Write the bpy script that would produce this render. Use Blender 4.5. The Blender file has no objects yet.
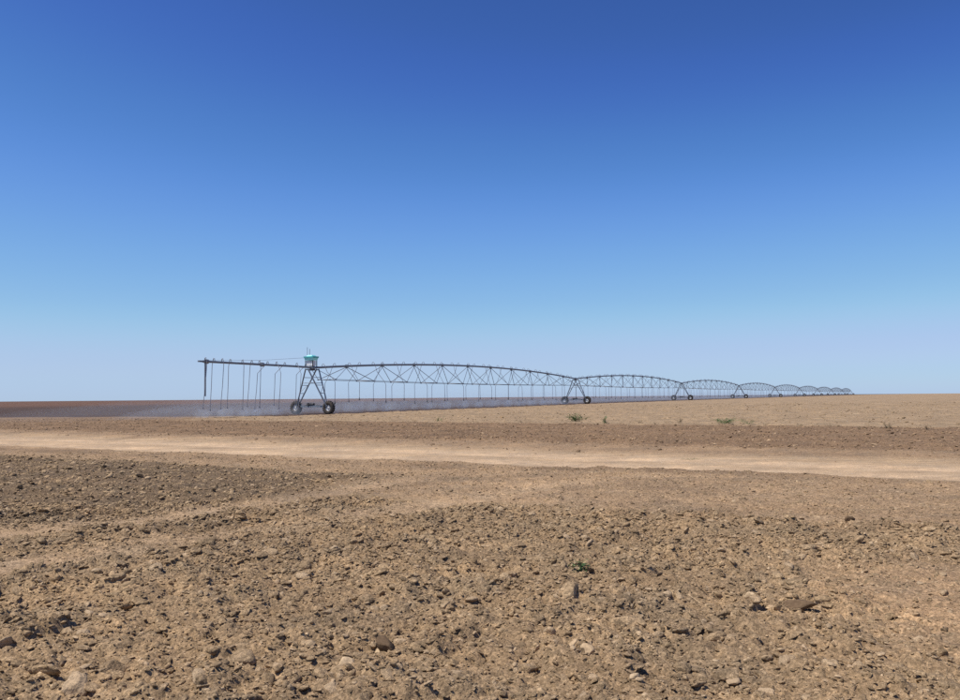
import bpy, bmesh, math, random
import numpy as np
from mathutils import Vector, Matrix, Euler, noise

# ------------------------------------------------------------------ camera, sky, sun, exposure
scene = bpy.context.scene
COL = scene.collection
CAM_H = 1.5
PITCH, ROLL = math.radians(3.27), math.radians(-0.49)
cam_data = bpy.data.cameras.new('camera')
cam_data.sensor_fit = 'HORIZONTAL'; cam_data.sensor_width = 36.0
cam_data.lens = 31.16
cam_data.clip_start = 0.05; cam_data.clip_end = 20000
camera = bpy.data.objects.new('camera', cam_data)
camera.matrix_world = Matrix.Translation((0, 0, CAM_H)) @ Matrix.Rotation(math.pi/2 + PITCH, 4, 'X') @ Matrix.Rotation(ROLL, 4, 'Z')
COL.objects.link(camera)
scene.camera = camera

SUN_EL, SUN_AZ = math.radians(63), math.radians(-114)      # azimuth from +Y, positive towards +X
world = bpy.data.worlds.new('World'); scene.world = world
world.use_nodes = True
wn = world.node_tree.nodes; wl = world.node_tree.links
bg = wn['Background']
sky = wn.new('ShaderNodeTexSky'); sky.sky_type = 'NISHITA'
sky.sun_disc = False
sky.sun_elevation = SUN_EL; sky.sun_rotation = SUN_AZ
sky.altitude = 0; sky.air_density = 0.7; sky.dust_density = 0.3; sky.ozone_density = 6.0
SKY_S = 0.12
grade = wn.new('ShaderNodeRGBCurve')                       # the camera's deep, saturated rendering of blue sky
for ch, pts in enumerate((((0, 0), (.087, .042), (.12, .08), (.159, .144), (.195, .195), (.25, .262), (.361, .392), (.451, .435), (.55, .45), (1, .8)),
                          ((0, 0), (.165, .117), (.227, .223), (.292, .332), (.352, .413), (.429, .491), (.509, .560), (.638, .585), (1, .85)),
                          ((0, 0), (.352, .402), (.386, .48), (.456, .59), (.552, .735), (.631, .77), (.761, .80), (1, .95)))):
    cv = grade.mapping.curves[ch]
    cv.points[0].location = pts[0]; cv.points[1].location = pts[-1]
    for p in pts[1:-1]: cv.points.new(*p)
    for p in cv.points: p.handle_type = 'AUTO_CLAMPED'
grade.mapping.update()
def vscale(src, k):
    n = wn.new('ShaderNodeVectorMath'); n.operation = 'SCALE'; n.inputs['Scale'].default_value = k
    wl.new(src, n.inputs[0]); return n.outputs[0]
wl.new(vscale(sky.outputs[0], SKY_S), grade.inputs['Color'])
wl.new(vscale(grade.outputs[0], 1/SKY_S), bg.inputs[0]); bg.inputs[1].default_value = SKY_S

sd = bpy.data.lights.new('sun', 'SUN'); sd.energy = 5.0; sd.angle = math.radians(0.53); sd.color = (1.0, 0.94, 0.84)
sun = bpy.data.objects.new('sun', sd); COL.objects.link(sun)
to_sun = Vector((math.sin(SUN_AZ)*math.cos(SUN_EL), math.cos(SUN_AZ)*math.cos(SUN_EL), math.sin(SUN_EL)))
sun.rotation_euler = to_sun.to_track_quat('Z', 'Y').to_euler()
sun.location = to_sun*60

scene.view_settings.view_transform = 'Standard'; scene.view_settings.look = 'None'
scene.view_settings.gamma = 1; scene.view_settings.exposure = 0.0
scene.view_settings.use_curve_mapping = False
scene.cycles.max_bounces = 6; scene.cycles.volume_bounces = 1
scene.cycles.use_denoising = False                     # keeps the fine grain of the soil

rng = np.random.default_rng(7); random.seed(7)

# ------------------------------------------------------------------ helpers
def tag(o, label=None, category=None, group=None, kind=None):
    if label: o['label'] = label
    if category: o['category'] = category
    if group: o['group'] = group
    if kind: o['kind'] = kind
    return o

def link(o, parent=None):
    COL.objects.link(o)
    if parent is not None: o.parent = parent
    return o

def empty(name, loc=(0, 0, 0), rz=0.0, parent=None):
    o = bpy.data.objects.new(name, None); o.empty_display_size = 0.2
    o.location = loc; o.rotation_euler = (0, 0, rz)
    return link(o, parent)

def mesh_object(name, me, parent=None, loc=(0, 0, 0), rot=(0, 0, 0)):
    o = bpy.data.objects.new(name, me); o.location = loc; o.rotation_euler = rot
    return link(o, parent)

class Shape:
    """collects tubes, boxes and lathes into one mesh"""
    def __init__(self): self.v = []; self.f = []; self.m = []; self.s = []
    def add(self, verts, faces, mat=0, smooth=False):
        b = len(self.v); self.v += [tuple(p) for p in verts]
        self.f += [tuple(i+b for i in q) for q in faces]
        self.m += [mat]*len(faces); self.s += [smooth]*len(faces)
    def tube(self, pts, r, n=6, mat=0, cap=True):
        pts = [Vector(p) for p in pts]; rings = []
        rr = r if isinstance(r, (list, tuple)) else [r]*len(pts)
        for i, p in enumerate(pts):
            t = (pts[min(i+1, len(pts)-1)]-pts[max(i-1, 0)]).normalized()
            ref = Vector((0, 0, 1)) if abs(t.z) < .9 else Vector((1, 0, 0))
            a = t.cross(ref).normalized(); b = t.cross(a).normalized()
            rings.append([p+(a*math.cos(2*math.pi*k/n)+b*math.sin(2*math.pi*k/n))*rr[i] for k in range(n)])
        vs = [q for ring in rings for q in ring]; fs = []
        for i in range(len(pts)-1):
            for k in range(n):
                fs.append((i*n+k, i*n+(k+1) % n, (i+1)*n+(k+1) % n, (i+1)*n+k))
        self.add(vs, fs, mat, n > 4)
        if cap: self.add(rings[0]+rings[-1], [tuple(range(n-1, -1, -1)), tuple(range(n, 2*n))], mat)
    def box(self, c, size, mat=0, taper=(1, 1), rz=0.0):
        cx, cy, cz = c; sx, sy, sz = [q/2 for q in size]; vs = []
        for z, k in ((-sz, (1, 1)), (sz, taper)):
            for x, y in ((-sx, -sy), (sx, -sy), (sx, sy), (-sx, sy)):
                x *= k[0]; y *= k[1]
                vs.append((cx+x*math.cos(rz)-y*math.sin(rz), cy+x*math.sin(rz)+y*math.cos(rz), cz+z))
        self.add(vs, [(3, 2, 1, 0), (4, 5, 6, 7), (0, 1, 5, 4), (1, 2, 6, 5), (2, 3, 7, 6), (3, 0, 4, 7)], mat)
    def lathe_x(self, prof, n=24, mat=0, smooth=True):
        """profile of (x, radius), closed loop, turned about the x axis"""
        vs = []; m = len(prof)
        for k in range(n):
            a = 2*math.pi*k/n
            for x, r in prof: vs.append((x, r*math.cos(a), r*math.sin(a)))
        fs = []
        for k in range(n):
            for j in range(m):
                fs.append((k*m+j, k*m+(j+1) % m, ((k+1) % n)*m+(j+1) % m, ((k+1) % n)*m+j))
        self.add(vs, fs, mat, smooth)
    def mesh(self, name, *mats):
        me = bpy.data.meshes.new(name); me.from_pydata(self.v, [], self.f)
        for m in mats: me.materials.append(m)
        me.polygons.foreach_set('material_index', self.m); me.polygons.foreach_set('use_smooth', self.s)
        bm = bmesh.new(); bm.from_mesh(me); bmesh.ops.recalc_face_normals(bm, faces=bm.faces); bm.to_mesh(me); bm.free()
        me.update(); return me

def srgb(r, g, b):
    f = lambda c: c/12.92 if c <= .04045 else ((c+.055)/1.055)**2.4
    return (f(r/255), f(g/255), f(b/255), 1)

class NT:
    def __init__(self, name):
        self.mat = bpy.data.materials.new(name); self.mat.use_nodes = True
        self.n = self.mat.node_tree.nodes; self.l = self.mat.node_tree.links
        self.bsdf = self.n['Principled BSDF']; self.out = self.n['Material Output']
    def node(self, t, **kw):
        n = self.n.new(t)
        for k, v in kw.items(): setattr(n, k, v)
        return n
    def link(self, a, b): self.l.new(a, b)
    def val(self, sock, v):
        if hasattr(v, 'is_output'): self.l.new(v, sock)
        else: sock.default_value = v
    def noise(self, vec, scale, detail=4, rough=.55, out=0):
        n = self.node('ShaderNodeTexNoise'); self.val(n.inputs['Vector'], vec)
        n.inputs['Scale'].default_value = scale; n.inputs['Detail'].default_value = detail; n.inputs['Roughness'].default_value = rough
        return n.outputs[out]
    def ramp(self, fac, a, b, c0=0.0, c1=1.0):
        n = self.node('ShaderNodeMapRange'); self.val(n.inputs[0], fac)
        n.inputs[1].default_value = a; n.inputs[2].default_value = b; n.inputs[3].default_value = c0; n.inputs[4].default_value = c1
        return n.outputs[0]
    def mix(self, fac, a, b, mode='MIX'):
        n = self.node('ShaderNodeMix', data_type='RGBA', blend_type=mode)
        self.val(n.inputs[0], fac); self.val(n.inputs[6], a); self.val(n.inputs[7], b)
        return n.outputs[2]
    def math(self, op, a, b=0.0):
        n = self.node('ShaderNodeMath', operation=op); self.val(n.inputs[0], a); self.val(n.inputs[1], b); return n.outputs[0]
    def attr(self, name, kind='GEOMETRY'):
        n = self.node('ShaderNodeAttribute', attribute_name=name, attribute_type=kind); return n
    def bump(self, h, strength, dist, normal=None):
        n = self.node('ShaderNodeBump'); self.val(n.inputs['Height'], h)
        n.inputs['Strength'].default_value = strength; n.inputs['Distance'].default_value = dist
        if normal is not None: self.l.new(normal, n.inputs['Normal'])
        return n.outputs[0]

# ------------------------------------------------------------------ procedural noise in numpy
TAB = rng.random((3, 256, 256)).astype(np.float32)
def vnoise(x, y, t=0):
    xi = np.floor(x).astype(np.int64); yi = np.floor(y).astype(np.int64)
    fx = (x-xi).astype(np.float32); fy = (y-yi).astype(np.float32)
    fx = fx*fx*fx*(fx*(fx*6-15)+10); fy = fy*fy*fy*(fy*(fy*6-15)+10)
    T = TAB[t]; x0 = xi & 255; x1 = (xi+1) & 255; y0 = yi & 255; y1 = (yi+1) & 255
    a = T[x0, y0]; b = T[x1, y0]; c = T[x0, y1]; d = T[x1, y1]
    return (a+(b-a)*fx)*(1-fy)+(c+(d-c)*fx)*fy
def fbm(x, y, octv=4, gain=.5, t=0):
    s = 0; amp = 1; tot = 0
    for k in range(octv):
        s = s+amp*vnoise(x+17.3*k, y+9.1*k, t); tot += amp; amp *= gain
        x, y = x*1.7-y*1.05, x*1.05+y*1.7
    return s/tot-.5
def worley(x, y, t=0):
    xi = np.floor(x).astype(np.int64); yi = np.floor(y).astype(np.int64)
    f1 = np.full(x.shape, 9., np.float32); f2 = f1.copy(); hid = np.zeros(x.shape, np.float32)
    for i in (-1, 0, 1):
        for j in (-1, 0, 1):
            cx = xi+i; cy = yi+j; a = cx & 255; b = cy & 255
            d = np.hypot(cx+TAB[t][a, b]-x, cy+TAB[(t+1) % 3][a, b]-y).astype(np.float32)
            new = d < f1
            f2 = np.where(new, f1, np.minimum(f2, d)); hid = np.where(new, TAB[(t+2) % 3][a, b], hid); f1 = np.where(new, d, f1)
    return f1, f2, hid
def facets(x, y, t=0, sharp=2.2, slope=1.1):
    """height of broken lumps: every cell a tilted facet that drops off at its rim"""
    xi = np.floor(x).astype(np.int64); yi = np.floor(y).astype(np.int64)
    f1 = np.full(x.shape, 9., np.float32); f2 = f1.copy()
    hx = np.zeros(x.shape, np.float32); hy = hx.copy(); hh = hx.copy(); ox = hx.copy(); oy = hx.copy()
    A, B, Cc = TAB[t], TAB[(t+1) % 3], TAB[(t+2) % 3]
    for i in (-1, 0, 1):
        for j in (-1, 0, 1):
            cx = xi+i; cy = yi+j; a = cx & 255; b = cy & 255
            dx = (x-cx-A[a, b]).astype(np.float32); dy = (y-cy-B[a, b]).astype(np.float32); d = np.hypot(dx, dy)
            new = d < f1
            f2 = np.where(new, f1, np.minimum(f2, d)); f1 = np.where(new, d, f1)
            hh = np.where(new, Cc[a, b], hh); hx = np.where(new, Cc[(a+91) & 255, b]-.5, hx); hy = np.where(new, Cc[a, (b+57) & 255]-.5, hy)
            ox = np.where(new, dx, ox); oy = np.where(new, dy, oy)
    rim = np.clip((f2-f1)*sharp, 0, 1)**.6
    return rim*np.clip(hh**1.3+slope*(hx*ox+hy*oy)*2, 0, 1.4)
def sstep(a, b, x):
    t = np.clip((x-a)/(b-a), 0, 1); return t*t*(3-2*t)

# ------------------------------------------------------------------ lay of the land
SN = (0.46, 0.888)                        # strips of field and track run across this direction
T0 = np.array([-14.15, 70.0]); DT = np.array([28.13, 51.94]); SPAN = float(np.hypot(*DT)); LD = DT/SPAN
PERP = np.array([LD[1], -LD[0]])          # across the machine, towards the camera
LINE_RZ = math.atan2(LD[1], LD[0])
def zbase(y):
    return np.interp(y, [-5000, 18, 40, 70, 122, 174, 226, 400, 600, 1500, 5000], [0, 0, .10, .23, .45, .57, .68, .95, 1.12, 1.3, 1.38])
def seg_dist(x, y, pts):
    d = np.full(x.shape, 1e9)
    for (ax, ay), (bx, by) in zip(pts[:-1], pts[1:]):
        vx, vy = bx-ax, by-ay
        t = np.clip(((x-ax)*vx+(y-ay)*vy)/(vx*vx+vy*vy), 0, 1)
        d = np.minimum(d, np.hypot(x-ax-t*vx, y-ay-t*vy))
    return d
def pix(px, py, h=0.0):
    """ground place seen at a point of the photograph (960 x 700)"""
    d = camera.matrix_world.to_3x3() @ Vector(((px-480)/831, (350-py)/831, -1))
    t = (CAM_H-h)/-d.z; return d.x*t, d.y*t
RUT_A = [pix(*p) for p in ((-60, 541), (27, 534), (100, 527), (163, 520), (272, 504), (348, 490), (430, 478), (520, 472), (640, 470))]
RUT_B = [pix(*p) for p in ((-60, 576), (0, 567), (109, 553), (180, 542), (283, 528), (381, 513), (473, 499), (540, 488), (600, 480), (700, 476))]

def zones(x, y):
    """soil masks 0..1 of every place"""
    s = SN[0]*x+SN[1]*y
    w = 1.1*fbm(x*.22, y*.22, 3)+.5*fbm(x*1.1, y*1.1, 2, t=1)
    sw = s+w
    sw = sw+.045*x
    track = sstep(16.2, 17.2, sw)*(1-sstep(21.2, 22.9, sw))
    verge = sstep(10.3, 11.0, s+.5*w)*(1-sstep(16.2, 17.4, sw))          # worn ground this side of the track
    leftdark = sstep(.6, 4.0, -x+.25*(y-12)+1.6*w)*(1-sstep(13.2, 14.3, sw))*sstep(8, 10.5, y+w)
    verge = verge*(1-leftdark)
    far_verge = sstep(20.6, 22.6, sw)*(1-sstep(23.6, 25.2, sw+.6*w))
    band = sstep(23.4, 24.8, sw)*(1-sstep(39.3, 40.6, s+1.2*w))
    dry = sstep(39.3, 40.6, s+1.2*w)
    lat = (x-T0[0])*PERP[0]+(y-T0[1])*PERP[1]                            # >0 this side of the machine
    edge = lat-2.6+.5*w
    left_edge = (64.5-.14*(x+22)-y)+.7*w
    wet = np.minimum(sstep(.5, -.5, edge), sstep(1.0, -1.0, left_edge))
    east = sstep(-24, -15, x+1.5*w)
    band = np.maximum(band, dry*(1-east)); dry = dry*east
    dry = dry*(1-wet); band = band*(1-wet)
    wob = .35*fbm(x*.2+5, y*.2, 2)
    st = s+.045*x
    tread = track*np.maximum(np.exp(-((st-18.0+wob)/.75)**2), np.exp(-((st-20.0+wob)/.75)**2))
    ra = seg_dist(x+.12*w, y+.12*w, RUT_A); rb = seg_dist(x+.12*w, y+.12*w, RUT_B)
    rut = np.maximum(1-sstep(.18, .62, ra), 1-sstep(.18, .62, rb))*np.clip(.8+1.5*fbm(x*.7+8, y*.7, 3), .2, 1)
    rough = (1-sstep(9.9, 10.7, s+.5*w))
    rough = np.maximum(rough, leftdark*.75)
    worn = sstep(2.3, 3.6, x+.9*w)*(1-sstep(6.8, 8.2, y+w))*.75          # trodden corner
    rough = rough*(1-.88*rut)*(1-.75*worn)
    return dict(s=s, track=track, tread=tread, verge=verge, dark_strip=np.exp(-((s-15.9+1.3*w)/.5)**2)*np.clip(.45+1.6*fbm(x*.4+3, y*.4, 3), 0, .8)+.6*np.exp(-((s-10.0+.7*w)/.32)**2)*sstep(.3, 2, x), leftdark=leftdark, far_verge=far_verge, band=band, dry=dry, wet=wet, redsoil=wet*sstep(-60, -130, lat), rut=rut, rough=rough, worn=worn)

def height(x, y, Z=None, fine=True):
    Z = Z or zones(x, y)
    h = zbase(y).astype(np.float64)
    near = 1-sstep(60, 120, y)
    h = h+near*(.05*fbm(x*.35, y*.35, 3)+.0)
    h = h-.05*Z['track']*near
    s = Z['s']
    # ridge thrown up along the edge of the cultivated strip, and along the track
    h = h+.07*np.exp(-((s-10.0+.8*fbm(x*.8, y*.8, 2))/.35)**2)*sstep(.2, 1.5, x)
    h = h+.04*np.exp(-((s-23.4)/.5)**2)+.03*np.exp(-((s-16.6)/.5)**2)
    # wheel lines worn into the track
    wob = .35*fbm(x*.2+5, y*.2, 2)
    for c in (18.0, 20.0): h = h-.045*np.exp(-((s+.045*x-c+wob)/.30)**2)
    h = h-.01*Z['rut']
    if fine:
        rough = Z['rough']; other = np.maximum(Z['band']*.8, np.maximum(Z['verge']*.45, np.maximum(Z['dry']*.35, Z['wet']*.6)))
        k = np.maximum(rough, other)*(1-.85*Z['track'])
        k = np.maximum(k, .06)
        fade = 1-sstep(45, 75, y)
        wx = x+.05*fbm(x*6, y*6, 2); wy = y+.05*fbm(x*6+40, y*6, 2)
        h = h+k*.145*fbm(x*1.6, y*1.6, 3, t=1)*fade
        h = h+k*.060*facets(wx*4.2, wy*4.2, 0)*fade
        far = Z['dry']*(1-sstep(140, 220, y))
        h = h+far*(.10*fbm(x*.9, y*.9, 3, t=2)+.06*facets(x*1.7, y*1.7, 1))
        m = y < 30
        if np.any(m):
            a, b, q = wx[m], wy[m], k[m]
            h[m] += q*(.028*facets(a*9.5, b*9.5, 1)+.017*facets(a*19+3, b*19, 2)+.010*facets(a*38, b*38+7, 0))
            h[m] += q*.03*fbm(x[m]*13, y[m]*13, 3)
    return h

def growth(a, step, ratio, stop, maxstep=1e9):
    out = [a]
    while out[-1] < stop:
        out.append(out[-1]+step); step = min(step*ratio, maxstep)
    return out
gx = list(np.arange(0, 4.0, .022)); gx = gx+growth(gx[-1]+.022, .022, 1.016, 18)
gx = gx+growth(gx[-1]+.25, .25, 1.045, 6000)
gx = np.array([-v for v in gx[:0:-1]]+gx)
gy = list(-np.array(growth(1, .4, 1.5, 300))[::-1])+list(np.arange(-.5, 2.4, .12))
gy = gy+list(np.arange(2.5, 9.0, .022)); gy = gy+growth(gy[-1]+.022, .022, 1.012, 32)
gy = gy+growth(gy[-1]+.3, .3, 1.0, 90); gy = gy+growth(gy[-1]+.3, .3, 1.055, 7000)
gy = np.array(gy)
NX, NY = len(gx), len(gy)
GX, GY = np.meshgrid(gx, gy); PX = GX.ravel(); PY = GY.ravel()
ZN = zones(PX, PY)
PZ = height(PX, PY, ZN)

# ------------------------------------------------------------------ soil material
def soil_material(name='soil', base=(152, 129, 101), vary=0.0):
    t = NT(name)
    geo = t.node('ShaderNodeNewGeometry'); P = geo.outputs['Position']
    c = srgb(*base)                                             # freshly worked, dried soil
    a = lambda n: t.attr(n).outputs['Fac']
    c = t.mix(a('leftdark'), c, srgb(114, 97, 78))
    c = t.mix(a('band'), c, srgb(130, 107, 84))
    c = t.mix(a('verge'), c, srgb(156, 132, 105))
    c = t.mix(a('worn'), c, srgb(166, 138, 108))
    c = t.mix(a('far_verge'), c, srgb(150, 126, 100))
    c = t.mix(a('rut'), c, srgb(170, 145, 116))
    c = t.mix(a('dry'), c, srgb(155, 134, 108))
    c = t.mix(a('track'), c, srgb(177, 153, 124))
    c = t.mix(a('tread'), c, srgb(192, 167, 138))
    c = t.mix(a('dark_strip'), c, srgb(124, 103, 82))  # rough scrape beside the track, and a darker strip along the edge ridge
    c = t.mix(a('wet'), c, srgb(78, 64, 58))
    c = t.mix(a('redsoil'), c, srgb(104, 80, 67))
    # streaks drawn out along the track and the strips by wheels and tools
    mp = t.node('ShaderNodeMapping'); t.link(P, mp.inputs[0]); mp.inputs['Rotation'].default_value = (0, 0, math.atan2(SN[0], SN[1])); mp.inputs['Scale'].default_value = (.10, 1.9, 1)
    ns = t.noise(mp.outputs[0], 1.0, 5, .6)
    st = t.math('ADD', t.math('MULTIPLY', a('track'), .5), t.math('ADD', t.math('MULTIPLY', a('verge'), .4), t.math('ADD', t.math('MULTIPLY', a('dry'), .55), t.math('MULTIPLY', t.math('ADD', a('band'), a('wet')), .45))))
    c = t.mix(st, c, t.mix(1.0, c, t.mix(t.ramp(ns, .32, .68), (.70, .69, .68, 1), (1.22, 1.21, 1.2, 1)), 'MULTIPLY'))
    # patches of drier and damper soil, grain and pale crumbs
    n1 = t.noise(P, .55, 5, .6); hue = t.noise(P, 1.3, 4); n2 = t.noise(P, 4.5, 4); n3 = t.noise(P, 38, 5, .65); n4 = t.noise(P, 150, 3, .6)
    c = t.mix(1.0, c, t.mix(t.ramp(n1, .3, .7), (.78, .78, .79, 1), (1.17, 1.15, 1.11, 1)), 'MULTIPLY')
    c = t.mix(1.0, c, t.mix(t.ramp(n2, .3, .7), (.86, .86, .87, 1), (1.12, 1.11, 1.09, 1)), 'MULTIPLY')
    c = t.mix(1.0, c, t.mix(t.ramp(n3, .3, .7), (.74, .73, .72, 1), (1.24, 1.24, 1.23, 1)), 'MULTIPLY')
    c = t.mix(t.ramp(hue, .38, .66, 0, .55), c, t.mix(1.0, c, (1.05, 1.0, .93, 1), 'MULTIPLY'))
    c = t.mix(t.ramp(hue, .5, .3, 0, .6), c, t.mix(1.0, c, (.90, .93, .96, 1), 'MULTIPLY'))
    grit = 0.0
    for sc_, lo, hi in ((26, .80, 1.20), (58, .72, 1.28), (120, .80, 1.2)):      # crumbs of different dryness
        vo = t.node('ShaderNodeTexVoronoi'); t.link(P, vo.inputs['Vector']); vo.inputs['Scale'].default_value = sc_
        bw = t.node('ShaderNodeSeparateColor'); t.link(vo.outputs['Color'], bw.inputs[0])
        f = t.ramp(bw.outputs[0], 0, 1, lo, hi)
        cb = t.node('ShaderNodeCombineColor')
        for q in range(3): t.link(f, cb.inputs[q])
        c = t.mix(t.math('SUBTRACT', 1.0, t.math('MULTIPLY', a('track'), .7)), c, t.mix(1.0, c, cb.outputs[0], 'MULTIPLY'))
        if sc_ == 58: grit = t.math('SUBTRACT', bw.outputs[0], vo.outputs['Distance'])
    crumb = t.ramp(t.noise(P, 60, 2), .66, .73)
    c = t.mix(t.math('MULTIPLY', crumb, .45), c, srgb(196, 172, 140))
    if vary:
        oi = t.node('ShaderNodeObjectInfo')
        c = t.mix(1.0, c, t.mix(oi.outputs['Random'], (1-vary, 1-vary, 1-vary, 1), (1+vary, 1+vary, 1+vary, 1)), 'MULTIPLY')
        c = t.mix(t.math('MULTIPLY', t.ramp(oi.outputs['Random'], .80, 1.0), .55), c, srgb(194, 169, 138))
    t.link(c, t.bsdf.inputs['Base Color'])
    t.bsdf.inputs['Roughness'].default_value = .95
    t.bsdf.inputs['Specular IOR Level'].default_value = .15
    nb = t.bump(n3, .8, .025); nb = t.bump(n4, .6, .008, nb); nb = t.bump(grit, .45, .008, nb)
    t.link(nb, t.bsdf.inputs['Normal'])
    return t.mat
SOIL = soil_material()

# one continuous sheet cut into its fields along the mesh, every piece a piece of the setting
idx = np.arange(NX*NY).reshape(NY, NX)
quads = np.stack([idx[:-1, :-1], idx[:-1, 1:], idx[1:, 1:], idx[1:, :-1]], -1).reshape(-1, 4)
qz = {k: ZN[k][quads].mean(1) for k in ('track', 'wet', 'dry')}
zone_id = np.zeros(len(quads), int)
zone_id[qz['dry'] > .5] = 2; zone_id[qz['wet'] > .5] = 3; zone_id[qz['track'] > .5] = 1
V = np.stack([PX, PY, PZ], -1).astype(np.float32)
for zid, name in enumerate(('ploughed_ground', 'dirt_track', 'dry_field', 'irrigated_field')):
    q = quads[zone_id == zid]; used, inv = np.unique(q, return_inverse=True)
    me = bpy.data.meshes.new(name); n = len(q)
    me.vertices.add(len(used)); me.vertices.foreach_set('co', V[used].ravel())
    me.loops.add(n*4); me.loops.foreach_set('vertex_index', inv.ravel().astype(np.int32))
    me.polygons.add(n); me.polygons.foreach_set('loop_start', np.arange(0, n*4, 4, dtype=np.int32))
    me.polygons.foreach_set('loop_total', np.full(n, 4, np.int32))
    me.polygons.foreach_set('use_smooth', np.ones(n, bool))
    for k in ('track', 'verge', 'leftdark', 'far_verge', 'band', 'dry', 'wet', 'redsoil', 'rut', 'worn', 'dark_strip', 'tread'):
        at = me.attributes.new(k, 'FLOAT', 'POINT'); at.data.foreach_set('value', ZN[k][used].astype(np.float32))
    me.update(calc_edges=True); me.materials.append(SOIL)
    tag(mesh_object(name, me), kind='structure')

# ------------------------------------------------------------------ clods
def clod_material(name, base, pale):
    t = NT(name); oi = t.node('ShaderNodeObjectInfo'); co = t.node('ShaderNodeTexCoord')
    c = t.mix(t.ramp(oi.outputs['Random'], 0, .85), base, pale)
    c = t.mix(t.math('MULTIPLY', t.ramp(oi.outputs['Random'], .86, 1.0), .55), c, srgb(196, 170, 138))
    P = t.node('ShaderNodeNewGeometry').outputs['Position']
    n = t.noise(P, 45, 4, .65); n1 = t.noise(P, .55, 4)
    c = t.mix(1.0, c, t.mix(t.ramp(n1, .3, .7), (.82, .82, .83, 1), (1.14, 1.12, 1.08, 1)), 'MULTIPLY')
    c = t.mix(1.0, c, t.mix(t.ramp(n, .3, .7), (.75, .74, .73, 1), (1.2, 1.2, 1.19, 1)), 'MULTIPLY')
    t.link(c, t.bsdf.inputs['Base Color']); t.bsdf.inputs['Roughness'].default_value = .95
    t.bsdf.inputs['Specular IOR Level'].default_value = .15
    t.link(t.bump(n, .6, .012), t.bsdf.inputs['Normal'])
    return t.mat
CLOD = soil_material('clod_soil', (154, 132, 104), .12)
CLOD_DARK = clod_material('damp_clod_soil', srgb(98, 80, 62), srgb(112, 93, 73))
CLOD_PALE = clod_material('pale_clod_soil', srgb(172, 148, 118), srgb(190, 166, 134))
CLOD_BAND = clod_material('band_clod_soil', srgb(112, 92, 72), srgb(156, 131, 104))

def clod_mesh(name, seed, mat, flat=1.0, sub=2):
    r = random.Random(seed); bm = bmesh.new()
    bmesh.ops.create_icosphere(bm, subdivisions=sub, radius=1)
    planes = []
    for _ in range(6):
        d = Vector((r.gauss(0, 1), r.gauss(0, 1), r.gauss(0, 1))).normalized(); planes.append((d, r.uniform(.5, .85)))
    off = Vector((r.uniform(0, 50), r.uniform(0, 50), r.uniform(0, 50)))
    for v in bm.verts:
        p = v.co.copy(); u = p.copy()
        for d, k in planes:
            q = p.dot(d)
            if q > k: p -= d*(q-k)*.9
        p *= 1+.38*noise.noise(u*1.3+off)+.26*noise.noise(u*2.8+off)+.16*noise.noise(u*5.5+off)
        p.z *= flat; v.co = p
    me = bpy.data.meshes.new(name); bm.to_mesh(me); bm.free(); me.materials.append(mat)
    me.polygons.foreach_set('use_smooth', [True]*len(me.polygons)); return me
CLODS = [clod_mesh('clod', 10+i, CLOD, r, 2) for i, r in enumerate((.75, .6, .85, .5, .7, .45, .8, .62))]

def in_view(x, y, margin=.1):
    return np.abs(x) < (.585+margin)*y+1.2

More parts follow.
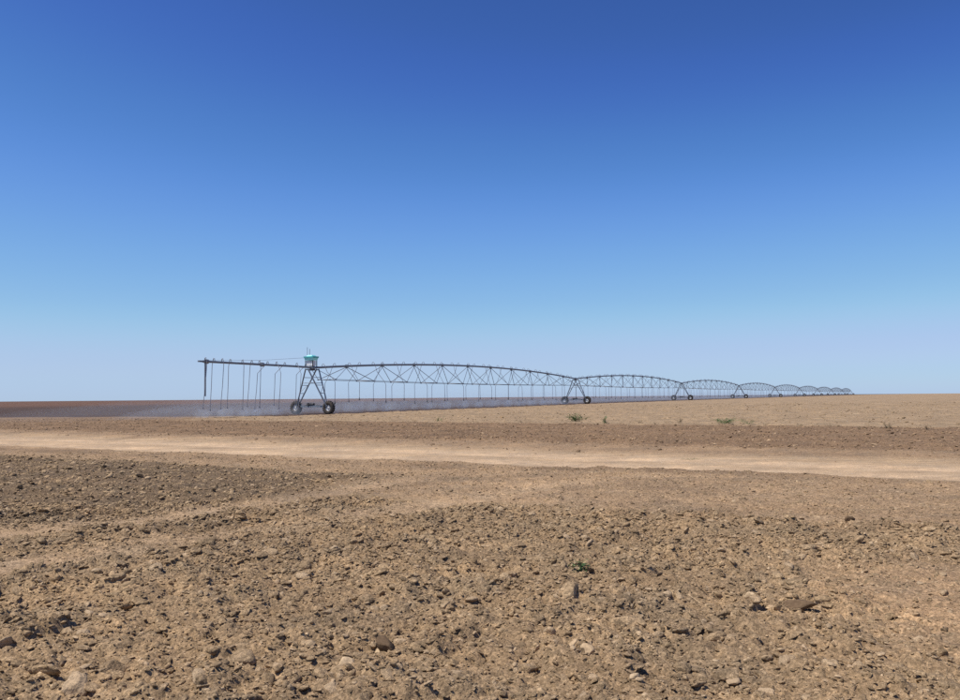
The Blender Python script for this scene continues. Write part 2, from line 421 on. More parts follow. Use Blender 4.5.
def scatter(name, n, xr, yr, keep, size, meshes, zscale, lift, attr_seed):
    """one object: clods too many and too small to count, instanced on points"""
    g = np.random.default_rng(attr_seed)
    x = g.uniform(*xr, n); y = g.uniform(*yr, n)
    m = in_view(x, y); x, y = x[m], y[m]
    Z = zones(x, y); m = g.random(len(x)) < keep(x, y, Z); x, y = x[m], y[m]; Z = {k: v[m] for k, v in Z.items()}
    sc = size(g, x, y, Z)
    z = height(x, y, Z)+sc*lift
    me = bpy.data.meshes.new(name); me.vertices.add(len(x)); me.vertices.foreach_set('co', np.stack([x, y, z], -1).astype(np.float32).ravel())
    rot = np.stack([g.normal(0, .35, len(x)), g.normal(0, .35, len(x)), g.uniform(0, 6.28, len(x))], -1)
    scl = sc[:, None]*np.stack([g.uniform(.8, 1.5, len(x)), g.uniform(.7, 1.1, len(x)), g.uniform(.6, 1.05, len(x))*zscale], -1)
    me.attributes.new('rot', 'FLOAT_VECTOR', 'POINT').data.foreach_set('vector', rot.astype(np.float32).ravel())
    me.attributes.new('scl', 'FLOAT_VECTOR', 'POINT').data.foreach_set('vector', scl.astype(np.float32).ravel())
    me.attributes.new('pick', 'INT', 'POINT').data.foreach_set('value', g.integers(0, len(meshes), len(x)).astype(np.int32))
    o = tag(mesh_object(name, me), kind='stuff')
    src = bpy.data.collections.new(name+'_shapes')
    for i, cm in enumerate(meshes):
        src.objects.link(bpy.data.objects.new('%s_shape_%02d' % (name, i), cm))
    ng = bpy.data.node_groups.new(name, 'GeometryNodeTree')
    ng.interface.new_socket('Geometry', in_out='INPUT', socket_type='NodeSocketGeometry')
    ng.interface.new_socket('Geometry', in_out='OUTPUT', socket_type='NodeSocketGeometry')
    N = ng.nodes; L = ng.links
    gi = N.new('NodeGroupInput'); go = N.new('NodeGroupOutput'); iop = N.new('GeometryNodeInstanceOnPoints')
    ci = N.new('GeometryNodeCollectionInfo'); ci.inputs['Collection'].default_value = src
    ci.inputs['Separate Children'].default_value = True; ci.inputs['Reset Children'].default_value = True
    def na(nm, dt):
        q = N.new('GeometryNodeInputNamedAttribute'); q.data_type = dt; q.inputs['Name'].default_value = nm; return q.outputs[0]
    er = N.new('FunctionNodeEulerToRotation')
    L.new(gi.outputs[0], iop.inputs['Points']); L.new(ci.outputs[0], iop.inputs['Instance'])
    iop.inputs['Pick Instance'].default_value = True
    L.new(na('pick', 'INT'), iop.inputs['Instance Index']); L.new(na('rot', 'FLOAT_VECTOR'), er.inputs[0])
    L.new(er.outputs[0], iop.inputs['Rotation']); L.new(na('scl', 'FLOAT_VECTOR'), iop.inputs['Scale'])
    L.new(iop.outputs[0], go.inputs[0])
    o.modifiers.new('clods', 'NODES').node_group = ng
    return o

scatter('loose_clods', 230000, (-8, 8), (2.6, 12), lambda x, y, Z: np.clip(Z['rough']*1.0+.15*Z['verge']+.05, 0, 1)*np.clip(11/(y+3), 0, 1)*np.clip(.85+1.6*fbm(x*1.2, y*1.2, 3, t=2), .3, 1),
        lambda g, x, y, Z: np.clip(.0064*np.exp(g.normal(0, .74, len(x)))*(1+.04*y), .003, .055)*(.6+.4*Z['rough']), CLODS, .72, -.16, 1)
scatter('loose_clods', 130000, (-18, 18), (9, 24), lambda x, y, Z: np.clip(Z['rough']*1.2+.6*Z['verge']-.9*Z['track'], 0, 1)*.8,
        lambda g, x, y, Z: np.clip(.015*np.exp(g.normal(0, .55, len(x))), .005, .07)*(.7+.5*Z['leftdark']), CLODS, .75, -.10, 2)
PALE = clod_material('pale_clod_soil', srgb(172, 148, 118), srgb(190, 166, 134))
CLOD_BAND = clod_material('band_clod_soil', srgb(112, 92, 72), srgb(156, 131, 104))

def clod_mesh(name, seed, mat, flat=1.0, sub=2):
    r = random.Random(seed); bm = bmesh.new()
    bmesh.ops.create_icosphere(bm, subdivisions=sub, radius=1)
    planes = []
    for _ in range(9):
        d = Vector((r.gauss(0, 1), r.gauss(0, 1), r.gauss(0, 1))).normalized(); planes.append((d, r.uniform(.52, .88)))
    ph = [r.uniform(0, 6) for _ in range(6)]
    for v in bm.verts:
        p = v.co.copy()
        for d, k in planes:
            q = p.dot(d)
            if q > k: p -= d*(q-k)*.92
        p *= 1+.09*math.sin(4*p.x+ph[0])*math.sin(5*p.y+ph[1])+.07*math.sin(9*p.y+ph[2])*math.sin(8*p.z+ph[3])+r.uniform(-.035, .035)
        p.z *= flat; v.co = p
    me = bpy.data.meshes.new(name); bm.to_mesh(me); bm.free(); me.materials.append(mat)
    me.polygons.foreach_set('use_smooth', [True]*len(me.polygons)); return me
CLODS = [clod_mesh('clod', 10+i, CLOD, r, 2) for i, r in enumerate((.75, .6, .85, .5, .7, .45, .8, .62))]

def in_view(x, y, margin=.1):
    return np.abs(x) < (.585+margin)*y+1.2

def scatter(name, n, xr, yr, keep, size, meshes, zscale, lift, attr_seed):
    """one object: clods too many and too small to count, instanced on points"""
    g = np.random.default_rng(attr_seed)
    x = g.uniform(*xr, n); y = g.uniform(*yr, n)
    m = in_view(x, y); x, y = x[m], y[m]
    Z = zones(x, y); m = g.random(len(x)) < keep(x, y, Z); x, y = x[m], y[m]; Z = {k: v[m] for k, v in Z.items()}
    sc = size(g, x, y, Z)
    z = height(x, y, Z)+sc*lift
    me = bpy.data.meshes.new(name); me.vertices.add(len(x)); me.vertices.foreach_set('co', np.stack([x, y, z], -1).astype(np.float32).ravel())
    rot = np.stack([g.normal(0, .35, len(x)), g.normal(0, .35, len(x)), g.uniform(0, 6.28, len(x))], -1)
    scl = sc[:, None]*np.stack([g.uniform(.8, 1.5, len(x)), g.uniform(.7, 1.1, len(x)), g.uniform(.6, 1.05, len(x))*zscale], -1)
    me.attributes.new('rot', 'FLOAT_VECTOR', 'POINT').data.foreach_set('vector', rot.astype(np.float32).ravel())
    me.attributes.new('scl', 'FLOAT_VECTOR', 'POINT').data.foreach_set('vector', scl.astype(np.float32).ravel())
    me.attributes.new('pick', 'INT', 'POINT').data.foreach_set('value', g.integers(0, len(meshes), len(x)).astype(np.int32))
    o = tag(mesh_object(name, me), kind='stuff')
    src = bpy.data.collections.new(name+'_shapes')
    for i, cm in enumerate(meshes):
        src.objects.link(bpy.data.objects.new('%s_shape_%02d' % (name, i), cm))
    ng = bpy.data.node_groups.new(name, 'GeometryNodeTree')
    ng.interface.new_socket('Geometry', in_out='INPUT', socket_type='NodeSocketGeometry')
    ng.interface.new_socket('Geometry', in_out='OUTPUT', socket_type='NodeSocketGeometry')
    N = ng.nodes; L = ng.links
    gi = N.new('NodeGroupInput'); go = N.new('NodeGroupOutput'); iop = N.new('GeometryNodeInstanceOnPoints')
    ci = N.new('GeometryNodeCollectionInfo'); ci.inputs['Collection'].default_value = src
    ci.inputs['Separate Children'].default_value = True; ci.inputs['Reset Children'].default_value = True
    def na(nm, dt):
        q = N.new('GeometryNodeInputNamedAttribute'); q.data_type = dt; q.inputs['Name'].default_value = nm; return q.outputs[0]
    er = N.new('FunctionNodeEulerToRotation')
    L.new(gi.outputs[0], iop.inputs['Points']); L.new(ci.outputs[0], iop.inputs['Instance'])
    iop.inputs['Pick Instance'].default_value = True
    L.new(na('pick', 'INT'), iop.inputs['Instance Index']); L.new(na('rot', 'FLOAT_VECTOR'), er.inputs[0])
    L.new(er.outputs[0], iop.inputs['Rotation']); L.new(na('scl', 'FLOAT_VECTOR'), iop.inputs['Scale'])
    L.new(iop.outputs[0], go.inputs[0])
    o.modifiers.new('clods', 'NODES').node_group = ng
    return o

scatter('loose_clods', 190000, (-8, 8), (2.6, 12), lambda x, y, Z: np.clip(Z['rough']*1.0+.06*Z['verge']+.05, 0, 1)*np.clip(11/(y+3), 0, 1)*np.clip(.75+1.6*fbm(x*1.2, y*1.2, 3, t=2), .15, 1),
        lambda g, x, y, Z: np.clip(.0062*np.exp(g.normal(0, .66, len(x)))*(1+.04*y), .003, .05)*(.6+.4*Z['rough']), CLODS, .85, -.08, 1)
scatter('loose_clods', 90000, (-16, 16), (9, 24), lambda x, y, Z: np.clip(Z['rough']*.9+.35*Z['verge']-.9*Z['track'], 0, 1)*.7,
        lambda g, x, y, Z: np.clip(.012*np.exp(g.normal(0, .5, len(x))), .005, .06), CLODS, .8, -.05, 2)
PALE = [clod_mesh('crumb', 70+i, CLOD_PALE, r, 1) for i, r in enumerate((.4, .5, .6))]
scatter('pale_crumbs', 13000, (-12, 12), (2.8, 18), lambda x, y, Z: np.clip(Z['rough']+.6*Z['verge'], 0, 1)*np.clip(10/(y+3), 0, 1),
        lambda g, x, y, Z: np.clip(.0075*np.exp(g.normal(0, .45, len(x)))*(1+.05*y), .004, .03), PALE, .9, .15, 5)
BANDCL = [clod_mesh('clod', 50+i, CLOD_BAND, r, 1) for i, r in enumerate((.7, .6, .8, .55))]
scatter('loose_clods', 190000, (-42, 42), (13, 62), lambda x, y, Z: np.clip(Z['band']*np.clip(.8+1.2*fbm(x*.5, y*.5, 3), .3, 1)+.15*Z['far_verge'], 0, 1),
        lambda g, x, y, Z: np.clip(.022*np.exp(g.normal(0, .55, len(x))), .010, .12), BANDCL, .75, -.05, 3)
scatter('loose_clods', 60000, (-60, 75), (34, 110), lambda x, y, Z: Z['dry']*np.clip(.5+2*fbm(x*.35, y*.35, 3), .05, 1),
        lambda g, x, y, Z: np.clip(.032*np.exp(g.normal(0, .5, len(x))), .012, .13), CLODS[:4], .8, .0, 6)

st_sh = Shape(); st_sh.tube([(-1, 0, 0), (0, .12, .05), (1, .05, 0)], .045, 4); st_me = st_sh.mesh('straw', CLOD_PALE)
scatter('straw_bits', 1500, (-9, 9), (3, 15), lambda x, y, Z: np.clip(Z['rough']+Z['verge'], 0, 1)*.8,
        lambda g, x, y, Z: np.clip(.022*np.exp(g.normal(0, .4, len(x)))*(1+.02*y), .012, .055), [st_me], 1, .35, 8)

# clods big enough to be picked out one by one
def ground_z(x, y): return float(height(np.array([float(x)]), np.array([float(y)]))[0])
HALF = .585
g = np.random.default_rng(21)
BIG = [clod_mesh('soil_clod', 80+i, CLOD, r, 3) for i, r in enumerate((.62, .5, .7, .42, .58, .75))]
BIGP = [clod_mesh('soil_clod', 90+i, CLOD_PALE, r, 3) for i, r in enumerate((.4, .5, .6))]
BIGD = [clod_mesh('soil_clod', 95+i, CLOD_DARK, r, 3) for i, r in enumerate((.6, .8))]
def clod(x, y, size, me, label, group=None, stretch=1.0, tilt=.3, lift=.08):
    o = mesh_object('soil_clod', me, None, (x, y, ground_z(x, y)+size*lift), (g.normal(0, tilt), g.normal(0, tilt), g.uniform(0, 6.28)))
    o.scale = (size*stretch*g.uniform(.9, 1.3), size*g.uniform(.75, 1.05), size*g.uniform(.7, 1.0))
    return tag(o, label, 'clod', group)
count = 0
while count < 230:
    y = 3.6+6.2*g.random()**1.5; x = g.uniform(-HALF*y-.1, HALF*y+.1)
    Z = zones(np.array([x]), np.array([y]))
    if g.random() > Z['rough'][0]: continue
    clod(x, y, float(np.clip(.033*math.exp(g.normal(0, .42)), .018, .075))*(1+.03*y), BIG[count % 6],
         'dry brown clod of earth lying among crumbs in the rough foreground soil', 'brown clods in the foreground soil'); count += 1
count = 0
while count < 40:
    y = 3.6+4.5*g.random()**1.4; x = g.uniform(-HALF*y, HALF*y*.6)
    clod(x, y, float(np.clip(.020*math.exp(g.normal(0, .35)), .012, .036))*(1+.03*y), BIGP[count % 3],
         'pale sun-bleached flake of dry earth lying on the brown foreground soil', 'pale flakes in the foreground soil', 1.15, .4, .35); count += 1
for px, py, size, me, st, lab in (
        (345, 676, .055, BIGP[1], 1.0, 'largest pale cream lump of earth beside darker clods and a sandy patch'),
        (850, 527, .065, BIGD[1], .8, 'dark clod standing alone on the edge ridge of the ploughed soil'),
        (797, 613, .075, BIGD[0], 1.5, 'long dark slab of earth lying on smooth trodden soil'),
        (384, 655, .07, BIGD[0], 1.0, 'dark rounded clod close by the largest pale cream lump'),
        (570, 605, .085, BIG[2], 1.2, 'big brown clod with deep shadow beneath, close below the small green weed'),
        (47, 678, .085, BIG[3], 1.7, 'broad tan slab of earth, widest lump in the rough soil away from the weed'),
        (600, 610, .07, BIG[0], 1.1, 'tan clod next to the big brown clod below the green weed')):
    x, y = pix(px, py); clod(x, y, size, me, lab, None, st, .25, .45 if me in BIGD else .1)

# ------------------------------------------------------------------ irrigation machine
def metal(name, col, rough, metallic=0.0, dirt=.25):
    t = NT(name); P = t.node('ShaderNodeNewGeometry').outputs['Position']
    n = t.noise(P, 3.0, 4)
    c = t.mix(t.ramp(n, .35, .7, 0, dirt), col, srgb(112, 92, 74))
    t.link(c, t.bsdf.inputs['Base Color']); t.bsdf.inputs['Roughness'].default_value = rough; t.bsdf.inputs['Metallic'].default_value = metallic
    t.link(t.bump(t.noise(P, 25, 2), .1, .004), t.bsdf.inputs['Normal'])
    return t.mat
STEEL = metal('galvanised_steel', srgb(122, 131, 142), .5, .35)
HOSE = metal('hose_rubber', srgb(120, 122, 132), .6, 0, .1)
RUBBER = metal('tyre_rubber', srgb(40, 38, 38), .85, 0, .3)
RIM = metal('rim_paint', srgb(200, 200, 200), .45, .2, .2)
TURQ = metal('turquoise_paint', srgb(60, 176, 178), .45, 0, .05)
TURQ_L = metal('pale_turquoise_paint', srgb(160, 240, 240), .45, 0, .05)
WHITE = metal('white_paint', srgb(226, 230, 234), .5, 0, .05)
DARKM = metal('dark_paint', srgb(44, 48, 54), .6, .1, .2)

PIPE_T = 4.12                     # height of the pipe above the datum at every tower
ARCH = .95
def pipe_h(u): return PIPE_T+ARCH*(1-(2*u-1)**2)
JOINTS = [.079+.0936*i for i in range(10)]
NODES = [.033+.0934*i for i in range(11)]
LAT = .95
def node_h(u): return 3.02+.15*(2*u-1)**2

root = empty('irrigation_machine', (T0[0], T0[1], float(zbase(T0[1]))), LINE_RZ)
tag(root, 'long wheeled sprinkler irrigation machine of arched pipe trusses with hanging drop hoses', 'irrigation machine')
Z0 = float(zbase(T0[1]))

span_sh = Shape()
span_sh.tube([(SPAN*i/40, 0, pipe_h(i/40)-PIPE_T) for i in range(41)], .095, 8)
for u in JOINTS: span_sh.tube([(SPAN*u-.09, 0, pipe_h(u)-PIPE_T-.015), (SPAN*u+.09, 0, pipe_h(u)-PIPE_T-.015)], .17, 10)
span_me = span_sh.mesh('pipe_span', STEEL)

def strut_mesh(u, j, side):
    s = Shape(); s.tube([(SPAN*u, side*.06, pipe_h(u)-PIPE_T-.12), (SPAN*j, side*LAT, node_h(j)-PIPE_T)], .030, 4); return s
strut_shapes = []
for i, u in enumerate(JOINTS):
    for j in (NODES[i], NODES[i+1]):
        for side in (-1, 1): strut_shapes.append(strut_mesh(u, j, side))
strut_me = [s.mesh('truss_strut', STEEL) for s in strut_shapes]
rod_shapes = []
for side in (-1, 1):
    s = Shape(); pts = [(.2, side*.25, -.1)]+[(SPAN*j, side*LAT, node_h(j)-PIPE_T) for j in NODES]+[(SPAN-.2, side*.25, -.1)]
    s.tube(pts, .022, 5)
    for p in pts[1:-1]: s.box(p, (.18, .10, .10))
    rod_shapes.append(s)
rod_me = [s.mesh('truss_rod', STEEL) for s in rod_shapes]
cross_shapes = []
for j in NODES:
    s = Shape(); s.tube([(SPAN*j, -LAT, node_h(j)-PIPE_T), (SPAN*j, LAT, node_h(j)-PIPE_T)], .03, 4); cross_shapes.append(s)
cross_me = [s.mesh('cross_brace', STEEL) for s in cross_shapes]

DROP_U = [.022+.0307*i for i in range(32)]
hr = random.Random(3)
drop_shapes = []; drop_ends = []
for i, u in enumerate(DROP_U):
    side = 1 if i % 2 else -1; x = SPAN*u; zt = pipe_h(u)-PIPE_T; dx = hr.uniform(-.07, .07); w = LAT+.35+hr.uniform(-.15, .3)
    bot = hr.uniform(.75, 1.25)+.15-PIPE_T
    zn = node_h(u)-PIPE_T-hr.uniform(.0, .25)
    s = Shape()
    s.tube([(x, 0, zt+.08), (x, 0, zt+.22), (x, side*.08, zt+.30), (x, side*.20, zt+.25), (x, side*.30, zt+.08)], .022, 6)
    s.tube([(x, side*.30, zt+.08), (x, side*.55, zt*.6+zn*.4+.05), (x, side*(w-.15), zn+.12), (x, side*w, zn-.12), (x+dx*.4, side*w, zn*.5+bot*.5), (x+dx, side*w, bot+.12)], .022, 5)
    s.tube([(x+dx, side*w, bot+.22), (x+dx, side*w, bot+.12), (x+dx, side*w, bot)], [.025, .035, .04], 6, 1)
    s.box((x+dx, side*w, bot-.03), (.10, .10, .05), 1)
    drop_shapes.append(s); drop_ends.append((x+dx, side*w, bot+PIPE_T))
drop_me = [s.mesh('drop_hose', HOSE, DARKM) for s in drop_shapes]

def merged(shapes):
    out = Shape()
    for s in shapes: out.add(s.v, s.f, 0, False)
    return out
far_truss = merged(strut_shapes+rod_shapes+cross_shapes).mesh('truss', STEEL)
far_hose = merged(drop_shapes).mesh('drop_hoses', HOSE)

# wheel towers
TH = PIPE_T-Z0
def frame_shape():
    s = Shape()
    s.tube([(-.75, 0, TH-.16), (.75, 0, TH-.16)], .05, 6); s.tube([(0, -.4, TH-.2), (0, .4, TH-.2)], .05, 6)
    s.tube([(-.18, 0, TH), (.18, 0, TH)], .19, 10)
    # ladder braces between the two legs of each side
    for side in (-1, 1):
        for k in (.28, .52, .75):
            y = side*(1.55*(1-k)+.12*k); z = .95*(1-k)+(TH-.12)*k; w = .10*(1-k)+.68*k
            s.tube([(-w, y, z), (w, y, z)], .025, 4)
        s.tube([(-.30, side*1.17, 1.75), (.42, side*.83, 2.45)], .022, 4)
    s.tube([(-.5, -.72, 2.6), (-.5, .72, 2.6)], .025, 4); s.tube([(.5, -.72, 2.6), (.5, .72, 2.6)], .025, 4)
    return s
frame_me = frame_shape().mesh('tower_frame', STEEL)
leg_me = {}
for side in (-1, 1):
    for e in (-1, 1):
        s = Shape(); s.tube([(e*.10, side*1.55, .75), (e*.70, side*.12, TH-.10)], .062, 6); leg_me[(side, e)] = s.mesh('leg', STEEL)
s = Shape(); s.box((0, 0, .64), (.16, 3.35, .16)); s.box((0, -1.55, .72), (.26, .2, .14)); s.box((0, 1.55, .72), (.26, .2, .14))
beam_me = s.mesh('base_beam', STEEL)
s = Shape(); s.tube([(0, -.2, .80), (0, .32, .80)], .12, 10); s.box((0, .36, .80), (.3, .16, .26)); s.tube([(0, -1.6, .60), (0, -.2, .80)], .025, 5); s.tube([(0, .32, .8), (0, 1.6, .60)], .025, 5)
motor_me = s.mesh('drive_motor', DARKM)
R = .56
s = Shape()
s.lathe_x([(-.14, R*.46), (-.17, R*.70), (-.16, R*.90), (-.12, R*.975), (0, R), (.12, R*.975), (.16, R*.90), (.17, R*.70), (.14, R*.46)], 32)
for k in range(18):
    for e in (-1, 1):
        a = 2*math.pi*(k+.25*e)/18
        v = []
        for dr in (R*.955, R*1.045):
            for xx, da in ((e*.01, 0), (e*.15, .13), (e*.15, .20), (e*.01, .07)):
                v.append((xx, dr*math.cos(a+da), dr*math.sin(a+da)))
        s.add(v, [(0, 1, 2, 3), (7, 6, 5, 4), (0, 4, 5, 1), (1, 5, 6, 2), (2, 6, 7, 3), (3, 7, 4, 0)])
tyre_me = s.mesh('wheel', RUBBER)
s = Shape(); s.lathe_x([(-.12, R*.47), (-.06, R*.40), (-.05, R*.22), (-.10, R*.18), (-.10, .01), (.06, .01), (.06, R*.2), (.09, R*.40), (.12, R*.47)], 28)
rim_me = s.mesh('rim', RIM)

def plain(name, me, parent, loc=(0, 0, 0), rot=(0, 0, 0)): return mesh_object(name, me, parent, loc, rot)
NT_ = 10
for k in range(NT_):
    d = SPAN*k; zt = float(zbase(T0[1]+DT[1]*k))-Z0
    if k < NT_-1:
        sp = plain('pipe_span', span_me, root, (d, 0, PIPE_T-Z0))
        if k < 3:
            for m in strut_me: plain('truss_strut', m, sp)
            for m in rod_me: plain('truss_rod', m, sp)
            for m in cross_me: plain('cross_brace', m, sp)
        else: tag(plain('truss', far_truss, sp), kind='stuff')
        if k < 5:
            for m in drop_me: plain('drop_hose', m, sp)
        else: tag(plain('drop_hose', far_hose, sp), kind='stuff')
    fr = plain('tower_frame', frame_me, root, (d, 0, zt)); fr.scale.z = (PIPE_T-Z0-zt)/TH
    for m in leg_me.values(): plain('leg', m, fr)
    plain('base_beam', beam_me, fr); plain('drive_motor', motor_me, fr)
    for side in (-1, 1):
        wx = T0[0]+LD[0]*d-PERP[0]*side*1.75; wy = T0[1]+LD[1]*d-PERP[1]*side*1.75
        wz = float(height(np.array([wx]), np.array([wy]), None, False)[0])-Z0
        wh = plain('wheel', tyre_me, root, (d+.02, side*1.75, wz+R*.96), (hr.uniform(0, 6), 0, 0)); plain('rim', rim_me, wh)

# overhang beyond the first tower
s = Shape(); OV = 12.0
nozzles = []
ov_h = lambda t: PIPE_T+.05+.08*t
s.tube([(0, 0, PIPE_T), (-.5, 0, PIPE_T+.03)]+[(-OV*t, 0, ov_h(t)) for t in (.2, .4, .6, .8, 1)], .085, 8)
for t in (.5, .97): s.tube([(-OV*t-.12, 0, ov_h(t)), (-OV*t+.12, 0, ov_h(t))], .17, 10)
s.box((-OV-.2, 0, ov_h(1)), (.4, .16, .12))
ov = plain('overhang_pipe', s.mesh('overhang_pipe', STEEL), root, (0, 0, -Z0))
s = Shape(); s.tube([(-OV+.25, 0, ov_h(1)-.05), (-OV+.25, 0, 1.75)], .065, 8); plain('drain_pipe', s.mesh('drain_pipe', STEEL), ov)
for side in (-1, 1):
    s = Shape(); s.tube([(-OV+.2, 0, ov_h(1)+.1), (-OV*.5, side*.1, PIPE_T+.42), (-.4, side*.3, PIPE_T+.85)], .007, 4); plain('guy_cable', s.mesh('guy_cable', STEEL), ov)
for i, t in enumerate((.985, .905, .85, .77, .68, .585, .53, .44, .37, .275, .17, .06)):
    x = -OV*t; zt = ov_h(t); dx = hr.uniform(-.4, -.08); s = Shape(); bot = hr.uniform(.75, 1.15); side = 1 if i % 2 else -1
    arm = 0.12 if t > .45 else .7
    s.tube([(x, 0, zt+.07), (x, side*.02, zt+.24), (x, side*.12, zt+.28), (x, side*.18, zt+.1)], .03, 6)
    zc = zt-.1 if arm < .2 else zt-.5
    s.tube([(x, side*.18, zt+.1), (x-(.0 if arm < .2 else .2), side*(arm*.7+.12), zc+.12), (x-.02-(.0 if arm < .2 else .3), side*(arm+.12), zc-.15), (x+dx*.4-(.0 if arm < .2 else .3), side*(arm+.12), zc*.5+bot*.5), (x+dx-(.0 if arm < .2 else .3), side*(arm+.12), bot)], .022, 5)
    nozzles.append((x+dx-(.0 if arm < .2 else .3), side*(arm+.12), bot))
    s.box((x+dx-(.0 if arm < .2 else .3), side*(arm+.12), bot-.05), (.07, .07, .12), 0)
    plain('drop_hose', s.mesh('drop_hose', HOSE, DARKM), ov)

# control cabinet on top of the first tower
s = Shape()
for x in (-.26, .26):
    for y in (-.38, .38): s.box((x, y, TH+.36), (.06, .06, .52))
cab = plain('control_cabinet', None or s.mesh('control_cabinet', DARKM), root, (0, .12, 0))
tag(cab, 'white cabinet with flared turquoise roof on the first tower')
for y in (-.22, .02, .24):
    s = Shape(); s.box((0, y, TH+.38), (.42, .19, .44)); plain('panel', s.mesh('panel', WHITE), cab)
s = Shape(); s.box((0, 0, TH+.73), (.62, .82, .20), 1, (1.16, 1.12)); s.box((0, 0, TH+.895), (.78, .98, .12), 0, (1.02, 1.02)); s.box((0, -.02, TH+1.01), (.6, .6, .12), 1, (.75, .75))
plain('cabinet_roof', s.mesh('cabinet_roof', TURQ, TURQ_L), cab)
for y, h in ((.42, 1.75), (.16, 1.6)):
    s = Shape(); s.tube([(0, y, TH+.9), (0, y, TH+h)], .02, 5); plain('antenna', s.mesh('antenna', STEEL), cab)

# ------------------------------------------------------------------ spray from the nozzles
def spray_material(name, density):
    t = NT(name); t.n.remove(t.bsdf)
    pv = t.node('ShaderNodeVolumePrincipled'); pv.inputs['Color'].default_value = (.86, .94, 1, 1)
    pv.inputs['Density'].default_value = density; pv.inputs['Anisotropy'].default_value = .3
    t.link(pv.outputs[0], t.out.inputs['Volume']); return t.mat
def spray(name, x0, x1, half_near, half_far, top, density, seed):
    r = random.Random(seed); n = 90; sh = Shape(); m = 14; vs = []
    for i in range(n+1):
        f = i/n; x = x0+(x1-x0)*f**1.5
        e = min(1, (x-x0)/min(26, .6*(x1-x0)), (1-f)*25)**.7; e = max(e, .02)
        zt = float(zbase(T0[1]+LD[1]*x))-Z0
        tp = top*e*r.uniform(.85, 1.1)
        for k in range(m):
            a = math.pi*k/(m-1)
            c = math.cos(a); y = c*(half_near if c < 0 else half_far)*e
            vs.append((x, y, zt-.12+tp*max(0.0, math.sin(a))**.8))
    fs = []
    for i in range(n):
        for k in range(m): fs.append((i*m+k, i*m+(k+1) % m, (i+1)*m+(k+1) % m, (i+1)*m+k))
    fs += [tuple(range(m)), tuple(n*m+k for k in range(m))]
    sh.add(vs, fs); o = mesh_object(name, sh.mesh(name, spray_material(name, density)), None, (T0[0], T0[1], Z0), (0, 0, LINE_RZ))
    return tag(o, kind='stuff')
spray('water_spray', -13, 330, .3, 9, 1.30, .010, 1)
spray('water_spray', -15, 260, .8, 17, 1.9, .005, 2)
spray('water_spray', -18, 200, 1.0, 26, 2.8, .0022, 3)
spray('water_spray', -20, -.5, .2, 10, 1.4, .013, 4)
spray('water_spray', -32, 20, .0, 22, 1.8, .0045, 5)
# fans of droplets thrown out below the nearer nozzles
sh = Shape(); nr = random.Random(9)
for nx, ny, nz in [p for p in nozzles if p[0] < -1.5]+[(p[0], p[1], p[2]) for p in drop_ends]:
    zg = float(zbase(T0[1]+LD[1]*nx)); m = 9; rad = nr.uniform(.45, .75); dr = nr.uniform(.1, .5)
    prof = [(nz-.05, .04), (nz-.10, rad*.7), (zg+(nz-zg)*.45, rad), (zg+.03, rad*.9)]
    vs = [(nx-dr*(nz-z)+r_*math.cos(2*math.pi*q/m), ny+r_*math.sin(2*math.pi*q/m), z-Z0) for z, r_ in prof for q in range(m)]
    fs = [(a*m+q, a*m+(q+1) % m, (a+1)*m+(q+1) % m, (a+1)*m+q) for a in range(3) for q in range(m)]
    sh.add(vs, fs+[tuple(range(m)), tuple(range(3*m, 4*m))])
tag(mesh_object('water_spray', sh.mesh('water_spray', spray_material('nozzle_spray', .17)), None, (T0[0], T0[1], Z0), (0, 0, LINE_RZ)), kind='stuff')

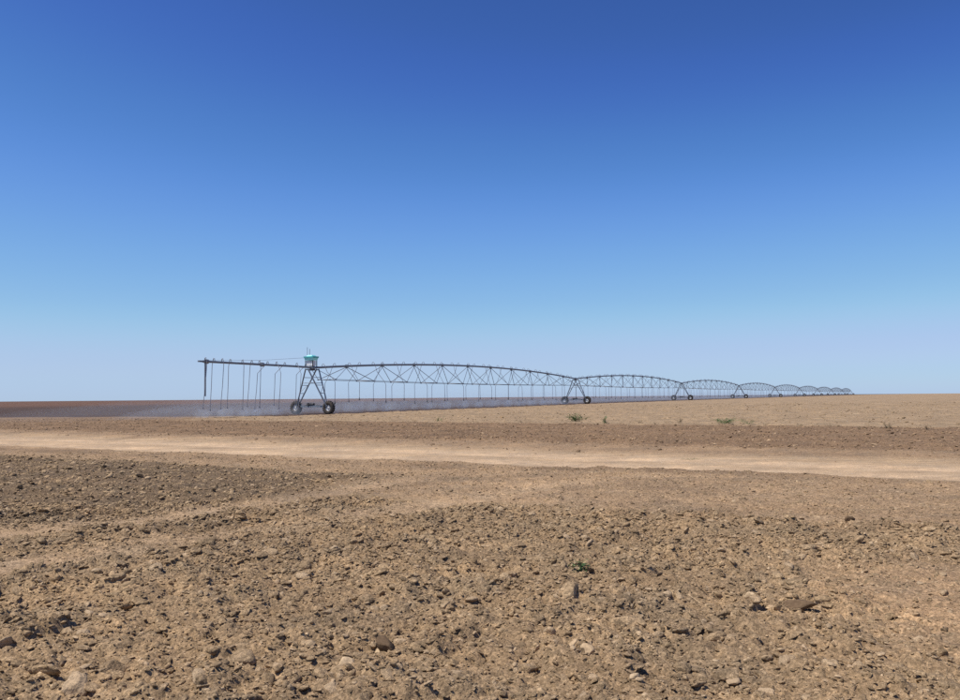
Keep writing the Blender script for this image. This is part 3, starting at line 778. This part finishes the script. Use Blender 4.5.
# ------------------------------------------------------------------ weeds
def leaf_material(name, a, b):
    t = NT(name); oi = t.node('ShaderNodeNewGeometry')
    c = t.mix(t.ramp(t.noise(oi.outputs['Position'], 14, 2), .35, .65), a, b); t.link(c, t.bsdf.inputs['Base Color'])
    t.bsdf.inputs['Roughness'].default_value = .6; return t.mat
GREEN = leaf_material('weed_leaf', (.045, .10, .022, 1), (.10, .17, .045, 1))
DRYL = leaf_material('dry_leaf', (.16, .12, .06, 1), (.26, .20, .11, 1))
def weed(px, py, depth_h, width, tall, label, mat, n, seed, name='weed'):
    x, y = pix(px, py, depth_h); z = ground_z(x, y); r = random.Random(seed)
    e = empty(name, (x, y, z)); tag(e, label, 'weed')
    stem = Shape(); lf = Shape()
    for i in range(n):
        a = r.uniform(0, 6.28); lean = r.uniform(.1, 1.0)*width*.5; h = tall*r.uniform(.5, 1)
        tip = Vector((math.cos(a)*lean, math.sin(a)*lean, h)); base = Vector((r.gauss(0, width*.12), r.gauss(0, width*.12), -.01))
        stem.tube([base, base.lerp(tip, .5)+Vector((0, 0, h*.1)), base+tip], [tall*.012, tall*.009, tall*.004], 4)
        for q in range(7):
            c = base+tip*r.uniform(.2, 1); b = r.uniform(0, 6.28); ln = tall*r.uniform(.18, .34); wd = ln*.22
            d = Vector((math.cos(b), math.sin(b), r.uniform(-.2, .7))).normalized(); sd_ = d.cross(Vector((0, 0, 1))).normalized()*wd
            up = Vector((0, 0, ln*.08))
            lf.add([c, c+d*ln*.5+sd_+up, c+d*ln, c+d*ln*.5-sd_+up], [(0, 1, 2), (0, 2, 3)])
    mesh_object('stem', stem.mesh('stem', mat), e); mesh_object('foliage', lf.mesh('foliage', mat), e)
weed(582, 577, 0, .18, .13, 'small green seedling growing alone among foreground clods', GREEN, 13, 1)
weed(576, 421, .15, 1.3, .46, 'bushy green weed, tallest of the clumps at the edge of the pale dry field', GREEN, 40, 2)
weed(605, 423, .15, .35, .42, 'narrow dark green weed beside the tallest bushy clump', GREEN, 10, 3)
weed(438, 421.5, .15, .6, .30, 'low olive weed alone on the pale dry field below the first arched span', GREEN, 12, 4)
weed(725, 424, .14, 1.5, .28, 'widest low green weed patch on the border of the dark soil band', GREEN, 48, 5)
weed(748, 424, .14, .8, .22, 'small low green weed next to the widest patch', GREEN, 20, 6)
weed(680, 423, .14, .5, .25, 'tan dried weed between the green clumps on the field border', DRYL, 12, 7)
weed(888, 427, .13, .8, .28, 'largest dried brown weed clump where the dark soil band meets the pale field', DRYL, 14, 8)
weed(690, 455.5, .06, .9, .06, 'thin green growth lying flat along the far side of the dirt track', GREEN, 26, 9)
for q, (px, py, w_, h_) in enumerate(((520, 422.5, .4, .16), (640, 423, .5, .22), (655, 424, .3, .18), (765, 425, .5, .2), (800, 425.5, .4, .18), (830, 426, .6, .2), (925, 428, .5, .22), (860, 428, .3, .15))):
    weed(px, py, .14, w_, h_, 'small straw coloured weed tuft where the dark soil band meets the pale field', DRYL, 9, 20+q)
for o in bpy.data.objects:
    if o.get('label', '').startswith('small straw coloured'): o['group'] = 'straw coloured tufts along the field border'
